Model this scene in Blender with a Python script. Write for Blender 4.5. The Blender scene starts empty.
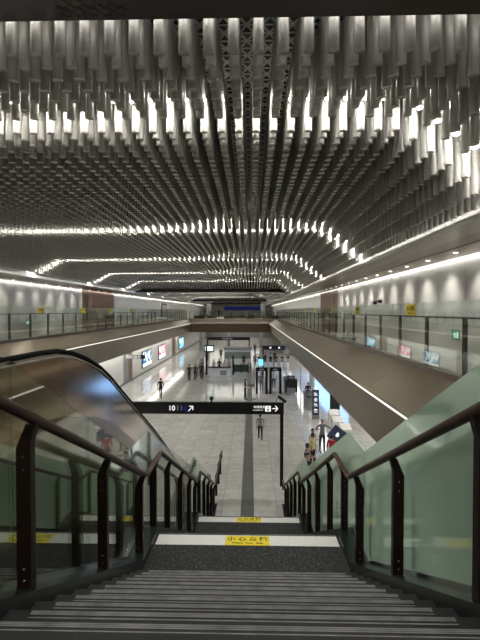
import bpy, bmesh, math, random
import numpy as np
from mathutils import Vector, Matrix
random.seed(7)
C = bpy.context.scene.collection
PI = math.pi
CF = -5.8            # concourse floor level; the upper floor is z = 0, +Y runs down the stair

# ------------------------------------------------------------------ materials
def nodes_of(name):
    m = bpy.data.materials.new(name); m.use_nodes = True
    return m, m.node_tree, m.node_tree.nodes['Principled BSDF']

def mat(name, col, rough=0.5, metal=0.0, spec=0.5, emit=None, estr=0.0, noise=0.0, nscale=8.0, coat=0.0, stretch=None, rnoise=0.0):
    m, nt, b = nodes_of(name)
    b.inputs['Base Color'].default_value = (*col, 1)
    b.inputs['Roughness'].default_value = rough
    b.inputs['Metallic'].default_value = metal
    b.inputs['Specular IOR Level'].default_value = spec
    b.inputs['Coat Weight'].default_value = coat
    b.inputs['Coat Roughness'].default_value = 0.05
    if emit:
        b.inputs['Emission Color'].default_value = (*emit, 1)
        b.inputs['Emission Strength'].default_value = estr
    if noise or rnoise:
        tc = nt.nodes.new('ShaderNodeTexCoord'); mp = nt.nodes.new('ShaderNodeMapping')
        if stretch: mp.inputs['Scale'].default_value = stretch
        n = nt.nodes.new('ShaderNodeTexNoise'); n.inputs['Scale'].default_value = nscale; n.inputs['Detail'].default_value = 4
        nt.links.new(tc.outputs['Object'], mp.inputs['Vector']); nt.links.new(mp.outputs[0], n.inputs['Vector'])
        if noise:
            r = nt.nodes.new('ShaderNodeMapRange')
            r.inputs[1].default_value = 0.3; r.inputs[2].default_value = 0.7
            r.inputs[3].default_value = 1 - noise; r.inputs[4].default_value = 1 + noise
            mx = nt.nodes.new('ShaderNodeVectorMath'); mx.operation = 'SCALE'
            mx.inputs[0].default_value = col
            nt.links.new(n.outputs[0], r.inputs[0]); nt.links.new(r.outputs[0], mx.inputs['Scale'])
            nt.links.new(mx.outputs[0], b.inputs['Base Color'])
        if rnoise:
            r = nt.nodes.new('ShaderNodeMapRange')
            r.inputs[3].default_value = max(0.02, rough - rnoise); r.inputs[4].default_value = rough + rnoise
            nt.links.new(n.outputs[0], r.inputs[0]); nt.links.new(r.outputs[0], b.inputs['Roughness'])
    return m

def emis(name, col, s):
    m = bpy.data.materials.new(name); m.use_nodes = True; nt = m.node_tree
    nt.nodes.remove(nt.nodes['Principled BSDF'])
    e = nt.nodes.new('ShaderNodeEmission'); e.inputs[0].default_value = (*col, 1); e.inputs[1].default_value = s
    nt.links.new(e.outputs[0], nt.nodes['Material Output'].inputs[0])
    return m

def glassmat(name, tint, refl, rmin=0.04, body=None, bodyf=0.0, rough=0.02):
    """thin architectural glass: tinted see-through sheet with a mirror sheen growing towards grazing view, optional milky body"""
    m = bpy.data.materials.new(name); m.use_nodes = True; nt = m.node_tree
    nt.nodes.remove(nt.nodes['Principled BSDF'])
    tr = nt.nodes.new('ShaderNodeBsdfTransparent'); tr.inputs[0].default_value = (*tint, 1)
    gl = nt.nodes.new('ShaderNodeBsdfGlossy'); gl.inputs['Roughness'].default_value = rough
    gl.inputs[0].default_value = (0.92, 0.96, 0.93, 1)
    base = tr
    if body:
        df = nt.nodes.new('ShaderNodeBsdfDiffuse'); df.inputs[0].default_value = (*body, 1)
        tl = nt.nodes.new('ShaderNodeBsdfTranslucent'); tl.inputs[0].default_value = (*body, 1)
        a = nt.nodes.new('ShaderNodeMixShader'); a.inputs[0].default_value = 0.25
        nt.links.new(df.outputs[0], a.inputs[1]); nt.links.new(tl.outputs[0], a.inputs[2])
        b = nt.nodes.new('ShaderNodeMixShader'); b.inputs[0].default_value = bodyf
        nt.links.new(tr.outputs[0], b.inputs[1]); nt.links.new(a.outputs[0], b.inputs[2])
        base = b
    lw = nt.nodes.new('ShaderNodeLayerWeight'); lw.inputs[0].default_value = 0.5
    pw = nt.nodes.new('ShaderNodeMath'); pw.operation = 'POWER'; pw.inputs[1].default_value = 3.0
    nt.links.new(lw.outputs['Facing'], pw.inputs[0])
    mr = nt.nodes.new('ShaderNodeMapRange'); mr.inputs[3].default_value = rmin; mr.inputs[4].default_value = refl
    nt.links.new(pw.outputs[0], mr.inputs[0])
    mix = nt.nodes.new('ShaderNodeMixShader')
    nt.links.new(mr.outputs[0], mix.inputs[0]); nt.links.new(base.outputs[0], mix.inputs[1]); nt.links.new(gl.outputs[0], mix.inputs[2])
    nt.links.new(mix.outputs[0], nt.nodes['Material Output'].inputs[0])
    return m

def lattice_mat():
    """pressed metal ceiling sheet: triangular star lattice of ribs around dark holes"""
    m, nt, b = nodes_of('perforated_lattice')
    N = nt.nodes.new; L = nt.links.new
    tc = N('ShaderNodeTexCoord'); p = 0.15
    res = None
    for v in ((0, 1 / p, 0), (0.866 / p, 0.5 / p, 0), (0.866 / p, -0.5 / p, 0)):
        d = N('ShaderNodeVectorMath'); d.operation = 'DOT_PRODUCT'; d.inputs[1].default_value = v
        L(tc.outputs['Object'], d.inputs[0])
        f = N('ShaderNodeMath'); f.operation = 'FRACT'; L(d.outputs['Value'], f.inputs[0])
        s = N('ShaderNodeMath'); s.operation = 'SUBTRACT'; s.inputs[1].default_value = 0.5; L(f.outputs[0], s.inputs[0])
        a = N('ShaderNodeMath'); a.operation = 'ABSOLUTE'; L(s.outputs[0], a.inputs[0])
        g = N('ShaderNodeMath'); g.operation = 'GREATER_THAN'; g.inputs[1].default_value = 0.385; L(a.outputs[0], g.inputs[0])
        if res is None: res = g
        else:
            mx = N('ShaderNodeMath'); mx.operation = 'MAXIMUM'; L(res.outputs[0], mx.inputs[0]); L(g.outputs[0], mx.inputs[1]); res = mx
    mc = N('ShaderNodeMix'); mc.data_type = 'RGBA'
    mc.inputs[6].default_value = (0.006, 0.006, 0.006, 1); mc.inputs[7].default_value = (0.80, 0.79, 0.75, 1)
    L(res.outputs[0], mc.inputs[0]); L(mc.outputs[2], b.inputs['Base Color'])
    b.inputs['Roughness'].default_value = 0.5
    return m

def tile_mat():
    m, nt, b = nodes_of('polished_floor_tile')
    N = nt.nodes.new; L = nt.links.new
    tc = N('ShaderNodeTexCoord')
    br = N('ShaderNodeTexBrick'); br.offset = 0.0; br.inputs['Scale'].default_value = 1.0
    br.inputs['Brick Width'].default_value = 1.0; br.inputs['Row Height'].default_value = 1.0
    br.inputs['Mortar Size'].default_value = 0.008; br.inputs['Bias'].default_value = 0.0
    br.inputs['Color1'].default_value = (0.60, 0.59, 0.56, 1); br.inputs['Color2'].default_value = (0.53, 0.52, 0.49, 1)
    br.inputs['Mortar'].default_value = (0.30, 0.29, 0.27, 1)
    L(tc.outputs['Object'], br.inputs['Vector'])
    n = N('ShaderNodeTexNoise'); n.inputs['Scale'].default_value = 3.0; n.inputs['Detail'].default_value = 6
    L(tc.outputs['Object'], n.inputs['Vector'])
    r = N('ShaderNodeMapRange'); r.inputs[1].default_value = .3; r.inputs[2].default_value = .7; r.inputs[3].default_value = 0.88; r.inputs[4].default_value = 1.1
    L(n.outputs[0], r.inputs[0])
    s = N('ShaderNodeVectorMath'); s.operation = 'SCALE'; L(br.outputs['Color'], s.inputs[0]); L(r.outputs[0], s.inputs['Scale'])
    L(s.outputs[0], b.inputs['Base Color'])
    b.inputs['Roughness'].default_value = 0.09
    b.inputs['Specular IOR Level'].default_value = 0.6
    return m

def granite_mat(name, base, fleck, amount, rough):
    m, nt, b = nodes_of(name)
    N = nt.nodes.new; L = nt.links.new
    tc = N('ShaderNodeTexCoord')
    n = N('ShaderNodeTexNoise'); n.inputs['Scale'].default_value = 48; n.inputs['Detail'].default_value = 5; n.inputs['Roughness'].default_value = 0.75
    L(tc.outputs['Object'], n.inputs['Vector'])
    r = N('ShaderNodeMapRange'); r.inputs[1].default_value = amount; r.inputs[2].default_value = amount + 0.12
    L(n.outputs[0], r.inputs[0])
    mc = N('ShaderNodeMix'); mc.data_type = 'RGBA'; mc.inputs[6].default_value = (*base, 1); mc.inputs[7].default_value = (*fleck, 1)
    L(r.outputs[0], mc.inputs[0]); L(mc.outputs[2], b.inputs['Base Color'])
    b.inputs['Roughness'].default_value = rough
    return m

def wallpanel_mat(name, col, wy, rough=0.35):
    """wall cladding in upright sheets with thin joints (along Y)"""
    m, nt, b = nodes_of(name)
    N = nt.nodes.new; L = nt.links.new
    tc = N('ShaderNodeTexCoord'); sp = N('ShaderNodeSeparateXYZ'); L(tc.outputs['Object'], sp.inputs[0])
    d = N('ShaderNodeMath'); d.operation = 'DIVIDE'; d.inputs[1].default_value = wy; L(sp.outputs[1], d.inputs[0])
    f = N('ShaderNodeMath'); f.operation = 'FRACT'; L(d.outputs[0], f.inputs[0])
    g = N('ShaderNodeMath'); g.operation = 'LESS_THAN'; g.inputs[1].default_value = 0.012; L(f.outputs[0], g.inputs[0])
    mc = N('ShaderNodeMix'); mc.data_type = 'RGBA'; mc.inputs[6].default_value = (*col, 1)
    mc.inputs[7].default_value = (col[0] * .75, col[1] * .75, col[2] * .75, 1)
    L(g.outputs[0], mc.inputs[0]); L(mc.outputs[2], b.inputs['Base Color'])
    b.inputs['Roughness'].default_value = rough
    return m

def poster_mat(name, base, blobs, s):
    """back-lit printed sheet: soft coloured patches"""
    m = bpy.data.materials.new(name); m.use_nodes = True; nt = m.node_tree
    nt.nodes.remove(nt.nodes['Principled BSDF'])
    N = nt.nodes.new; L = nt.links.new
    tc = N('ShaderNodeTexCoord'); n = N('ShaderNodeTexNoise'); n.inputs['Scale'].default_value = 1.3; n.inputs['Detail'].default_value = 3
    L(tc.outputs['Object'], n.inputs['Vector'])
    cr = N('ShaderNodeValToRGB'); cr.color_ramp.elements[0].position = 0.40; cr.color_ramp.elements[0].color = (*base, 1)
    cr.color_ramp.elements[1].position = 0.62; cr.color_ramp.elements[1].color = (*blobs[0], 1)
    for i, c in enumerate(blobs[1:]):
        e = cr.color_ramp.elements.new(0.47 + 0.07 * i); e.color = (*c, 1)
    L(n.outputs[0], cr.inputs[0])
    e = N('ShaderNodeEmission'); e.inputs[1].default_value = s; L(cr.outputs[0], e.inputs[0])
    L(e.outputs[0], nt.nodes['Material Output'].inputs[0])
    return m

M = dict(
    tube=mat('aluminium_tube', (0.52, 0.51, 0.475), 0.42, 0.25, noise=0.06, nscale=2),
    lens=emis('lamp_lens', (1.0, 0.97, 0.90), 190.0),
    lamphouse=mat('lamp_housing', (0.35, 0.34, 0.32), 0.4, 0.5),
    lattice=lattice_mat(),
    soffit=mat('dark_bronze_soffit', (0.022, 0.011, 0.006), 0.4, 0.0, noise=0.08, nscale=1.5),
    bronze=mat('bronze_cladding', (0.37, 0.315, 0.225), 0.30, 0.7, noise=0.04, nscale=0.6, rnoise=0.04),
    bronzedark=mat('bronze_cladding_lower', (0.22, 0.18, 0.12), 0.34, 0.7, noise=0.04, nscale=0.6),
    bridgeclad=mat('bridge_cladding', (0.12, 0.075, 0.042), 0.45, 0.3, noise=0.05, nscale=.5),
    led=emis('led_strip', (1.0, 0.95, 0.84), 0.9), ledfar=emis('led_strip_bridge', (1.0, 0.95, 0.84), 0.35), edgelight=emis('edge_light', (1.0, 0.97, 0.92), 9.0), edgelightleft=emis('edge_light_left', (1.0, 0.97, 0.92), 5.0), tubefill=emis('added_tube_light', (1.0, 0.97, 0.92), 8.0),
    cove=emis('cove_light', (1.0, 0.97, 0.90), 12.0),
    white=mat('white_metal', (0.75, 0.74, 0.71), 0.4),
    wall=wallpanel_mat('white_wall_sheet', (0.72, 0.71, 0.68), 1.78),
    lwall=wallpanel_mat('stone_wall_sheet', (0.70, 0.68, 0.63), 2.4, 0.22),
    wood=mat('brown_wood_sheet', (0.17, 0.105, 0.07), 0.4, noise=0.15, nscale=4, stretch=(1, 1, 8)),
    soffitlight=mat('soffit_sheet', (0.26, 0.22, 0.17), 0.3, 0.6),
    soffitbrown=mat('soffit_brown', (0.13, 0.09, 0.06), 0.3, 0.5),
    plaster=mat('ceiling_plaster', (0.5, 0.49, 0.46), 0.7),
    tile=tile_mat(),
    darkstrip=mat('dark_guide_strip', (0.11, 0.115, 0.11), 0.35, noise=0.2, nscale=6),
    joint=mat('floor_joint', (0.10, 0.10, 0.10), 0.4),
    midtile=mat('mezzanine_tile', (0.42, 0.41, 0.38), 0.2, noise=0.05, nscale=2),
    granite=granite_mat('black_granite', (0.007, 0.008, 0.008), (0.08, 0.085, 0.08), 0.60, 0.6),
    granitemat=granite_mat('flamed_granite', (0.009, 0.010, 0.0095), (0.16, 0.165, 0.16), 0.53, 0.8),
    curb=granite_mat('curb_granite', (0.014, 0.020, 0.018), (0.06, 0.07, 0.065), 0.60, 0.25),
    stripe=mat('anti_slip_stripe', (0.21, 0.21, 0.205), 0.7, noise=0.3, nscale=9),
    band=granite_mat('white_granite', (0.80, 0.80, 0.77), (0.55, 0.55, 0.53), 0.55, 0.6),
    post=mat('dark_brown_post', (0.014, 0.007, 0.005), 0.45, 0.0, 0.25),
    rail=mat('brown_handrail', (0.055, 0.022, 0.013), 0.42, 0.0, 0.3, noise=0.15, nscale=10),
    steel=mat('bolt_steel', (0.6, 0.6, 0.58), 0.25, 1.0),
    black=mat('black_metal', (0.012, 0.012, 0.012), 0.4),
    blackframe=mat('black_paint', (0.006, 0.006, 0.0055), 0.5, 0.0, 0.2),
    rubber=mat('black_rubber', (0.003, 0.003, 0.003), 0.8, 0, 0.1),
    silver=mat('silver_trim', (0.55, 0.57, 0.60), 0.22, 1.0),
    escpanel=mat('brushed_bronze_steel', (0.38, 0.285, 0.18), 0.13, 1.0, noise=0.05, nscale=3, stretch=(1, 1, 14), rnoise=0.03),
    escside=mat('bronze_side_sheet', (0.20, 0.165, 0.12), 0.18, 0.9),
    escstep=mat('step_grey', (0.10, 0.10, 0.105), 0.4, 0.7),
    glass=glassmat('balustrade_glass', (0.955, 0.98, 0.965), 0.50, 0.09),
    glassL=glassmat('green_stair_glass', (0.90, 0.95, 0.91), 0.60, 0.06),
    glassR=glassmat('milky_stair_glass', (0.6, 0.75, 0.65), 0.55, 0.04, body=(0.72, 0.93, 0.76), bodyf=0.92),
    yellow=mat('yellow_vinyl', (0.85, 0.68, 0.02), 0.5),
    ink=mat('black_ink', (0.01, 0.01, 0.01), 0.6),
    signwhite=emis('sign_white', (1, 1, 0.98), 0.62),
    signdim=emis('sign_dim', (0.25, 0.27, 0.30), 0.25),
    signnavy=emis('sign_navy', (0.02, 0.02, 0.12), 0.4),
    green=emis('exit_green', (0.02, 0.30, 0.12), 0.6),
    cyan=emis('cyan_screen', (0.12, 0.50, 0.85), 1.4),
    blueglow=emis('blue_glow', (0.20, 0.42, 0.95), 2.6),
    navy=emis('navy_screen', (0.012, 0.018, 0.09), 0.35),
    palescreen=emis('pale_screen', (0.75, 0.95, 0.85), 0.9),
    grey=mat('grey_metal', (0.30, 0.30, 0.29), 0.4, 0.3),
    greenpanel=mat('dark_green_panel', (0.03, 0.06, 0.04), 0.4),
    leaf=mat('leaf', (0.025, 0.06, 0.03), 0.6, noise=0.4, nscale=3),
    board=mat('navy_board', (0.03, 0.045, 0.12), 0.4),
    ad1=poster_mat('ad_blue', (0.05, 0.16, 0.36), [(0.85, 0.90, 0.95), (0.10, 0.30, 0.50), (0.75, 0.80, 0.75)], 0.9),
    ad2=poster_mat('ad_pink', (0.90, 0.10, 0.22), [(0.95, 0.85, 0.85), (0.85, 0.20, 0.30), (0.95, 0.75, 0.75)], 0.9),
    ad3=poster_mat('ad_cyan', (0.10, 0.45, 0.75), [(0.75, 0.90, 0.95), (0.15, 0.50, 0.70), (0.50, 0.80, 0.90)], 0.9),
    whitead=emis('ad_white', (0.92, 0.94, 0.95), 0.9),
    skin=mat('skin', (0.45, 0.28, 0.20), 0.55), hair=mat('hair', (0.012, 0.010, 0.009), 0.5),
    shoe=mat('shoe', (0.015, 0.015, 0.015), 0.5),
)
def cloth(col):
    k = 'cloth_%d_%d_%d' % tuple(int(c * 255) for c in col)
    if k not in M: M[k] = mat(k, col, 0.85, noise=0.12, nscale=25)
    return M[k]

# ------------------------------------------------------------------ mesh builder
class MB:
    def __init__(s): s.v = []; s.f = []; s.mi = []; s.mats = []
    def slot(s, m):
        if m not in s.mats: s.mats.append(m)
        return s.mats.index(m)
    def add(s, vs, fs, m):
        o = len(s.v); i = s.slot(m)
        s.v += [tuple(p) for p in vs]
        for f in fs: s.f.append(tuple(o + k for k in f)); s.mi.append(i)
        return s
    def box(s, a, b, m, R=None, o=(0, 0, 0)):
        x0, y0, z0 = a; x1, y1, z1 = b
        vs = [Vector(p) for p in ((x0, y0, z0), (x1, y0, z0), (x1, y1, z0), (x0, y1, z0), (x0, y0, z1), (x1, y0, z1), (x1, y1, z1), (x0, y1, z1))]
        if R is not None: vs = [R @ p + Vector(o) for p in vs]
        return s.add(vs, [(0, 3, 2, 1), (4, 5, 6, 7), (0, 1, 5, 4), (1, 2, 6, 5), (2, 3, 7, 6), (3, 0, 4, 7)], m)
    def prism(s, poly, axis, a, b, m):
        """poly: 2D outline; axis 'x' -> (y,z) outline swept in x; 'y' -> (x,z); 'z' -> (x,y)"""
        def P(u, w, t): return {'x': (t, u, w), 'y': (u, t, w), 'z': (u, w, t)}[axis]
        n = len(poly)
        vs = [P(u, w, a) for u, w in poly] + [P(u, w, b) for u, w in poly]
        fs = [tuple(range(n))[::-1], tuple(range(n, 2 * n))] + [(i, (i + 1) % n, n + (i + 1) % n, n + i) for i in range(n)]
        return s.add(vs, fs, m)
    def tube(s, pts, r, m, n=8, closed=True):
        pts = [Vector(p) for p in pts]; rs = r if isinstance(r, (list, tuple)) else [r] * len(pts)
        rings = []; ref = None
        for i, p in enumerate(pts):
            t = (pts[min(i + 1, len(pts) - 1)] - pts[max(i - 1, 0)]).normalized()
            if ref is None: ref = Vector((1, 0, 0)) if abs(t.x) < 0.9 else Vector((0, 0, 1))
            u = (ref - t * ref.dot(t)).normalized(); w = t.cross(u)
            rings.append([p + (u * math.cos(2 * PI * k / n) + w * math.sin(2 * PI * k / n)) * rs[i] for k in range(n)])
        vs = [q for g in rings for q in g]; fs = []
        for i in range(len(pts) - 1):
            for k in range(n):
                fs.append((i * n + k, i * n + (k + 1) % n, (i + 1) * n + (k + 1) % n, (i + 1) * n + k))
        if closed:
            fs.append(tuple(range(n))[::-1]); fs.append(tuple(range((len(pts) - 1) * n, len(pts) * n)))
        return s.add(vs, fs, m)
    def cyl(s, c, r, z0, z1, m, n=12, r2=None):
        return s.tube([(c[0], c[1], z0), (c[0], c[1], z1)], [r, r if r2 is None else r2], m, n)
    def ball(s, c, r, m, n=8, k=6, sc=(1, 1, 1)):
        vs = []; fs = []
        for i in range(k + 1):
            a = PI * i / k
            for j in range(n):
                b = 2 * PI * j / n
                vs.append((c[0] + r * sc[0] * math.sin(a) * math.cos(b), c[1] + r * sc[1] * math.sin(a) * math.sin(b), c[2] + r * sc[2] * math.cos(a)))
        for i in range(k):
            for j in range(n): fs.append((i * n + j, (i + 1) * n + j, (i + 1) * n + (j + 1) % n, i * n + (j + 1) % n))
        return s.add(vs, fs, m)
    def mesh(s, name, smooth=False):
        me = bpy.data.meshes.new(name)
        me.from_pydata(s.v, [], s.f)
        for m in s.mats: me.materials.append(m)
        me.polygons.foreach_set('material_index', s.mi)
        if smooth: me.polygons.foreach_set('use_smooth', [True] * len(s.f))
        me.update()
        return me
    def build(s, name, parent=None, smooth=False, sharp=None):
        # centre the mesh on its own origin so that every part sits where it is
        me = s.mesh(name, smooth)
        if smooth: me.set_sharp_from_angle(angle=math.radians(40))
        o = bpy.data.objects.new(name, me); C.objects.link(o)
        if parent is not None: o.parent = parent
        return o

def tag(o, label=None, cat=None, group=None, kind=None):
    if label: o['label'] = label
    if cat: o['category'] = cat
    if group: o['group'] = group
    if kind: o['kind'] = kind
    return o
def empty(name, loc=(0, 0, 0), rz=0.0):
    o = bpy.data.objects.new(name, None); C.objects.link(o); o.location = loc; o.rotation_euler = (0, 0, rz); o.empty_display_size = 0.1
    return o
def thing(name, label, cat, loc=(0, 0, 0), rz=0.0, group=None):
    return tag(empty(name, loc, rz), label, cat, group)
def struct(name, mb, label=None, cat=None):
    o = mb.build(name); o['kind'] = 'structure'
    if label: o['label'] = label
    if cat: o['category'] = cat
    return o
def copy_tree(o, parent=None):
    c = o.copy(); C.objects.link(c)
    if parent is not None: c.parent = parent
    for ch in list(o.children): copy_tree(ch, c)
    return c
def lettering(body, size, loc, rot, m, parent=None, name='lettering', align='CENTER', bold=0.0, ext=0.002, sx=1.0):
    cu = bpy.data.curves.new(name, 'FONT'); cu.body = body; cu.size = size; cu.align_x = align; cu.align_y = 'CENTER'
    cu.extrude = ext; cu.offset = bold; cu.materials.append(m)
    o = bpy.data.objects.new(name, cu); C.objects.link(o); o.location = loc; o.rotation_euler = rot; o.scale = (sx, 1, 1)
    dg = bpy.context.evaluated_depsgraph_get(); me = bpy.data.meshes.new_from_object(o.evaluated_get(dg))
    p = bpy.data.objects.new(name, me); C.objects.link(p); p.location = loc; p.rotation_euler = rot; p.scale = (sx, 1, 1)
    bpy.data.objects.remove(o); p.name = name
    if not me.materials: me.materials.append(m)
    if parent is not None: p.parent = parent
    return p

# ------------------------------------------------------------------ polylines
def interp(pts, y):
    if y <= pts[0][0]: return pts[0][1]
    for (a, za), (b, zb) in zip(pts, pts[1:]):
        if y <= b: return za + (zb - za) * (y - a) / (b - a)
    return pts[-1][1]
def cut(pts, y0, y1):
    return [(y0, interp(pts, y0))] + [p for p in pts if y0 < p[0] < y1] + [(y1, interp(pts, y1))]

# ------------------------------------------------------------------ setting: floors, slabs, walls
XL, XR = -11.25, 4.37          # balustrade lines of the two upper galleries
YB = 80.0                       # where the far bridge starts
YE = 124.0
fl = MB().box((-12.4, -2, CF - .2), (8.2, YE, CF), M['tile']); struct('floor', fl, 'pale grey polished tile floor of the lower concourse', 'floor')
gs = MB().box((-.32, 15.05, CF), (.16, 62, CF + .004), M['darkstrip']); struct('floor_guide_strip', gs, 'dark strip running down the middle of the concourse floor', 'floor strip')
jt = MB().box((-12.3, 45.5, CF), (-.36, 45.75, CF + .004), M['joint']); struct('floor_joint', jt, 'dark joint crossing the concourse floor', 'floor joint')

def slab(name, a, b, label):
    return struct(name, MB().box(a, b, M['midtile']), label, 'floor slab')
slab('floor_near', (-13.4, -6, -.35), (8.0, 1.98, 0), 'upper floor at the head of the stairs')
slab('floor_right', (XR - .02, 1.98, -2.38), (8.2, YB + .7, 0), 'right upper gallery floor slab')
slab('floor_left', (-13.4, 1.98, -2.38), (XL + .02, YB + .7, 0), 'left upper gallery floor slab')
slab('floor_bridge', (-13.4, YB + .7, -2.38), (8.2, YE, 0), 'far upper floor beyond the bridge edge')

# bronze edge cladding of the void: sloped apron, light strip, leaning lower face
def fascia(name, s, x_edge, x_lip, x_bot, zl, y0, y1, label):
    r = thing(name, label, 'fascia', (0, 0, 0)); r['kind'] = 'structure'
    ap = MB()
    n = 12
    ys = [y0 + (y1 - y0) * i / n for i in range(n + 1)]
    L = 3.55
    y = y0; k = 0
    poly = [(x_edge, 0.0), (x_edge, -.10), (x_lip, zl - .05), (x_lip, zl)]
    while y < y1 - .01:
        ye = min(y + L, y1)
        ap.prism(poly, 'y', y + .006, ye - .006, M['bronze']); y = ye
    ap.build('apron', r)
    MB().prism([(x_edge, 0.004), (x_edge, .06), (x_edge - s * .10, .06), (x_edge - s * .10, -.08)], 'y', y0, y1, M['soffitbrown']).build('base_channel', r)
    st = MB().prism([(x_lip + s * .02, zl - .05), (x_lip + s * .02, zl - .095), (x_lip - s * .008, zl - .095), (x_lip - s * .008, zl - .05)], 'y', y0, y1, M['led']); st.build('light_strip', r)
    lo = MB()
    y = y0
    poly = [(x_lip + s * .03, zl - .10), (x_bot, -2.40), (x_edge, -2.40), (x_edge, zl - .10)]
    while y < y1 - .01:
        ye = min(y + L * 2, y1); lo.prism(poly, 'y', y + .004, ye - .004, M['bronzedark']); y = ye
    lo.build('lower_face', r)
    return r
fascia('trim_right', 1, XR, 3.30, 3.68, -.78, 2.0, YB, 'bronze edge cladding below the right upper balustrade')
fascia('trim_left', -1, XL, -10.62, -10.95, -.78, 2.0, YB, 'bronze edge cladding below the left upper balustrade')
fb = thing('trim_bridge', 'brown edge cladding of the far bridge across the hall', 'fascia'); fb['kind'] = 'structure'
MB().prism([(YB + .7, 0), (YB, -.62), (YB, -.72), (YB + .7, -.72)], 'x', -11.2, 4.3, M['bronze']).build('apron', fb)
MB().box((-10.7, YB - .02, -.78), (3.35, YB + .05, -.72), M['ledfar']).build('light_strip', fb)
MB().box((-11.2, YB + .06, -2.4), (4.3, YB + .7, -.78), M['bridgeclad']).build('lower_face', fb)

# gallery walls
def wall(name, x0, x1, zt, segs, zb, m_default, label):
    w = MB()
    for y0, y1, m in segs: w.box((x0, y0, zb), (x1, y1, zt), m)
    return struct(name, w, label, 'wall')
XWR, XWL = 5.92, -13.2
wall('wall_right', XWR, XWR + .2, 3.2, [(-6, 30.6, M['wall']), (30.6, 38.2, M['wood']), (38.2, YE, M['wall'])], 0, None, 'white wall of the right upper gallery with one brown section')
wall('wall_left', XWL - .2, XWL, 3.4, [(-6, 35, M['wall']), (35, 43.2, M['wood']), (43.2, YE, M['wall'])], 0, None, 'white wall of the left upper gallery with one brown section')
wall('wall_lower_left', -12.6, -12.35, -2.38, [(-2, 43.4, M['lwall']), (43.4, 45.2, M['grey']), (45.2, 46.7, M['wood']), (46.7, 70.2, M['lwall']), (70.2, 73.6, M['wood']), (73.6, YE, M['lwall'])], CF, None, 'pale lower wall hung with lit posters')
wall('wall_lower_right', 8.0, 8.2, -2.38, [(-2, YE, M['lwall'])], CF, None, 'pale lower wall under the right gallery')
bb = MB().box((-12.35, -2, CF), (-12.30, YE, CF + .14), M['joint']); struct('baseboard_lower_left', bb, 'dark skirting along the lower left wall', 'skirting')
struct('wall_end', MB().box((-13.4, YE, CF), (8.2, YE + .2, 5.2), M['grey']), 'far end wall', 'wall')
struct('wall_back', MB().box((-13.4, -6.2, -.35), (8.2, -6, 5.2), M['soffitbrown']), 'wall behind the stair head', 'wall')
struct('wall_lower_back', MB().box((-12.6, -2.2, CF), (8.2, -2, -.35), M['plaster']), 'lower wall behind the stair', 'wall')

# soffits, coves and downlights of the galleries
ZTR, ZTL = 3.035, 3.20
XTR, XTL = 3.60, -10.70
def soffit(name, s, xt, xw, zt, label):
    r = thing(name, label, 'soffit'); r['kind'] = 'structure'
    zs = zt - .155
    w = abs(xw - xt)
    y0, y1 = 4.2, YE
    MB().prism([(xt, zt), (xt + s * .02, zs), (xt + s * .10, zs), (xt + s * .10, 4.595), (xt + s * .06, 4.595), (xt + s * .06, zt)], 'y', y0, y1, M['white']).build('edge_band', r)
    lip = MB().box((min(xt + s * .02, xt - s * .075), y0, zs), (max(xt + s * .02, xt - s * .075), y1, zs + .010), M['white'])
    lip.box((min(xt - s * .070, xt - s * .075), y0, zs + .010), (max(xt - s * .070, xt - s * .075), y1, zs + .030), M['white']); lip.build('light_ledge', r)
    MB().box((xt - .008 - s * .04, y0, zs + .011), (xt + .008 - s * .04, 41.5, zs + .016), M['edgelight' if s > 0 else 'edgelightleft']).build('ledge_strip', r)
    MB().box((min(xt + s * .1, xt + s * w * .30), y0, zs), (max(xt + s * .1, xt + s * w * .30), y1, zs + .05), M['soffitlight']).build('inner_sheet', r)
    a, b = xt + s * w * .30, xt + s * w * .56
    MB().box((min(a, b), y0, zs + .02), (max(a, b), y1, zs + .07), M['soffitbrown']).build('recess', r)
    a, b = xt + s * w * .56, xw - s * .10
    MB().box((min(a, b), y0, zs), (max(a, b), y1, zs + .05), M['soffitlight']).build('outer_sheet', r)
    MB().box((min(xw - s * .10, xw - s * .06), y0, zs + .03), (max(xw - s * .10, xw - s * .06), y1, zs + .05), M['cove']).build('cove_strip', r)
    return r, zs
_, ZSR = soffit('ceiling_right', 1, XTR, XWR, ZTR, 'bronze soffit over the right upper gallery')
_, ZSL = soffit('ceiling_left', -1, XTL, XWL, ZTL, 'bronze soffit over the left upper gallery')
# dark soffit over the stair head, plus an added unseen strip lighting near tubes
bk = MB().box((-13.2, -6, 4.08), (6.0, 4.17, 5.2), M['soffit']).box((-10.6, 4.172, 4.22), (3.55, 4.19, 4.26), M['tubefill']); so = struct('ceiling_near', bk, 'dark bronze soffit over the head of the stairs', 'soffit')
g = MB()
for k in range(1, 5):                        # faint square grille
    pass
vent = thing('ceiling_vent', 'square patterned vent in the dark soffit overhead', 'vent', (-1.36, 3.86, 4.0755))
vb = MB().box((-.31, -.25, -.004), (.31, .25, .004), M['soffit']); vb.build('plate', vent)
vs_ = MB()
for i in range(5):
    for j in range(4):
        cx, cy = -.25 + i * .125, -.19 + j * .125
        vs_.tube([(cx + .055 * math.cos(a), cy + .055 * math.sin(a), -.007) for a in [k * PI / 5 for k in range(11)]], .004, M['soffitbrown'], 4)
vs_.build('grille', vent)
MB().box((-13.2, 4.17, 4.60), (6.0, YE, 4.62), M['lattice']).build('ceiling')['kind'] = 'structure'
for i, yb in enumerate((42.0, 81.0, 118.0)):
    struct('beam', MB().box((XTL - .02, yb, 3.17), (XTR + .02, yb + .9, 4.595), M['soffit']), ('dark beam across the ceiling, nearest', 'dark beam across the ceiling, above the bridge', 'dark beam across the ceiling, farthest')[i], 'beam')

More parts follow.
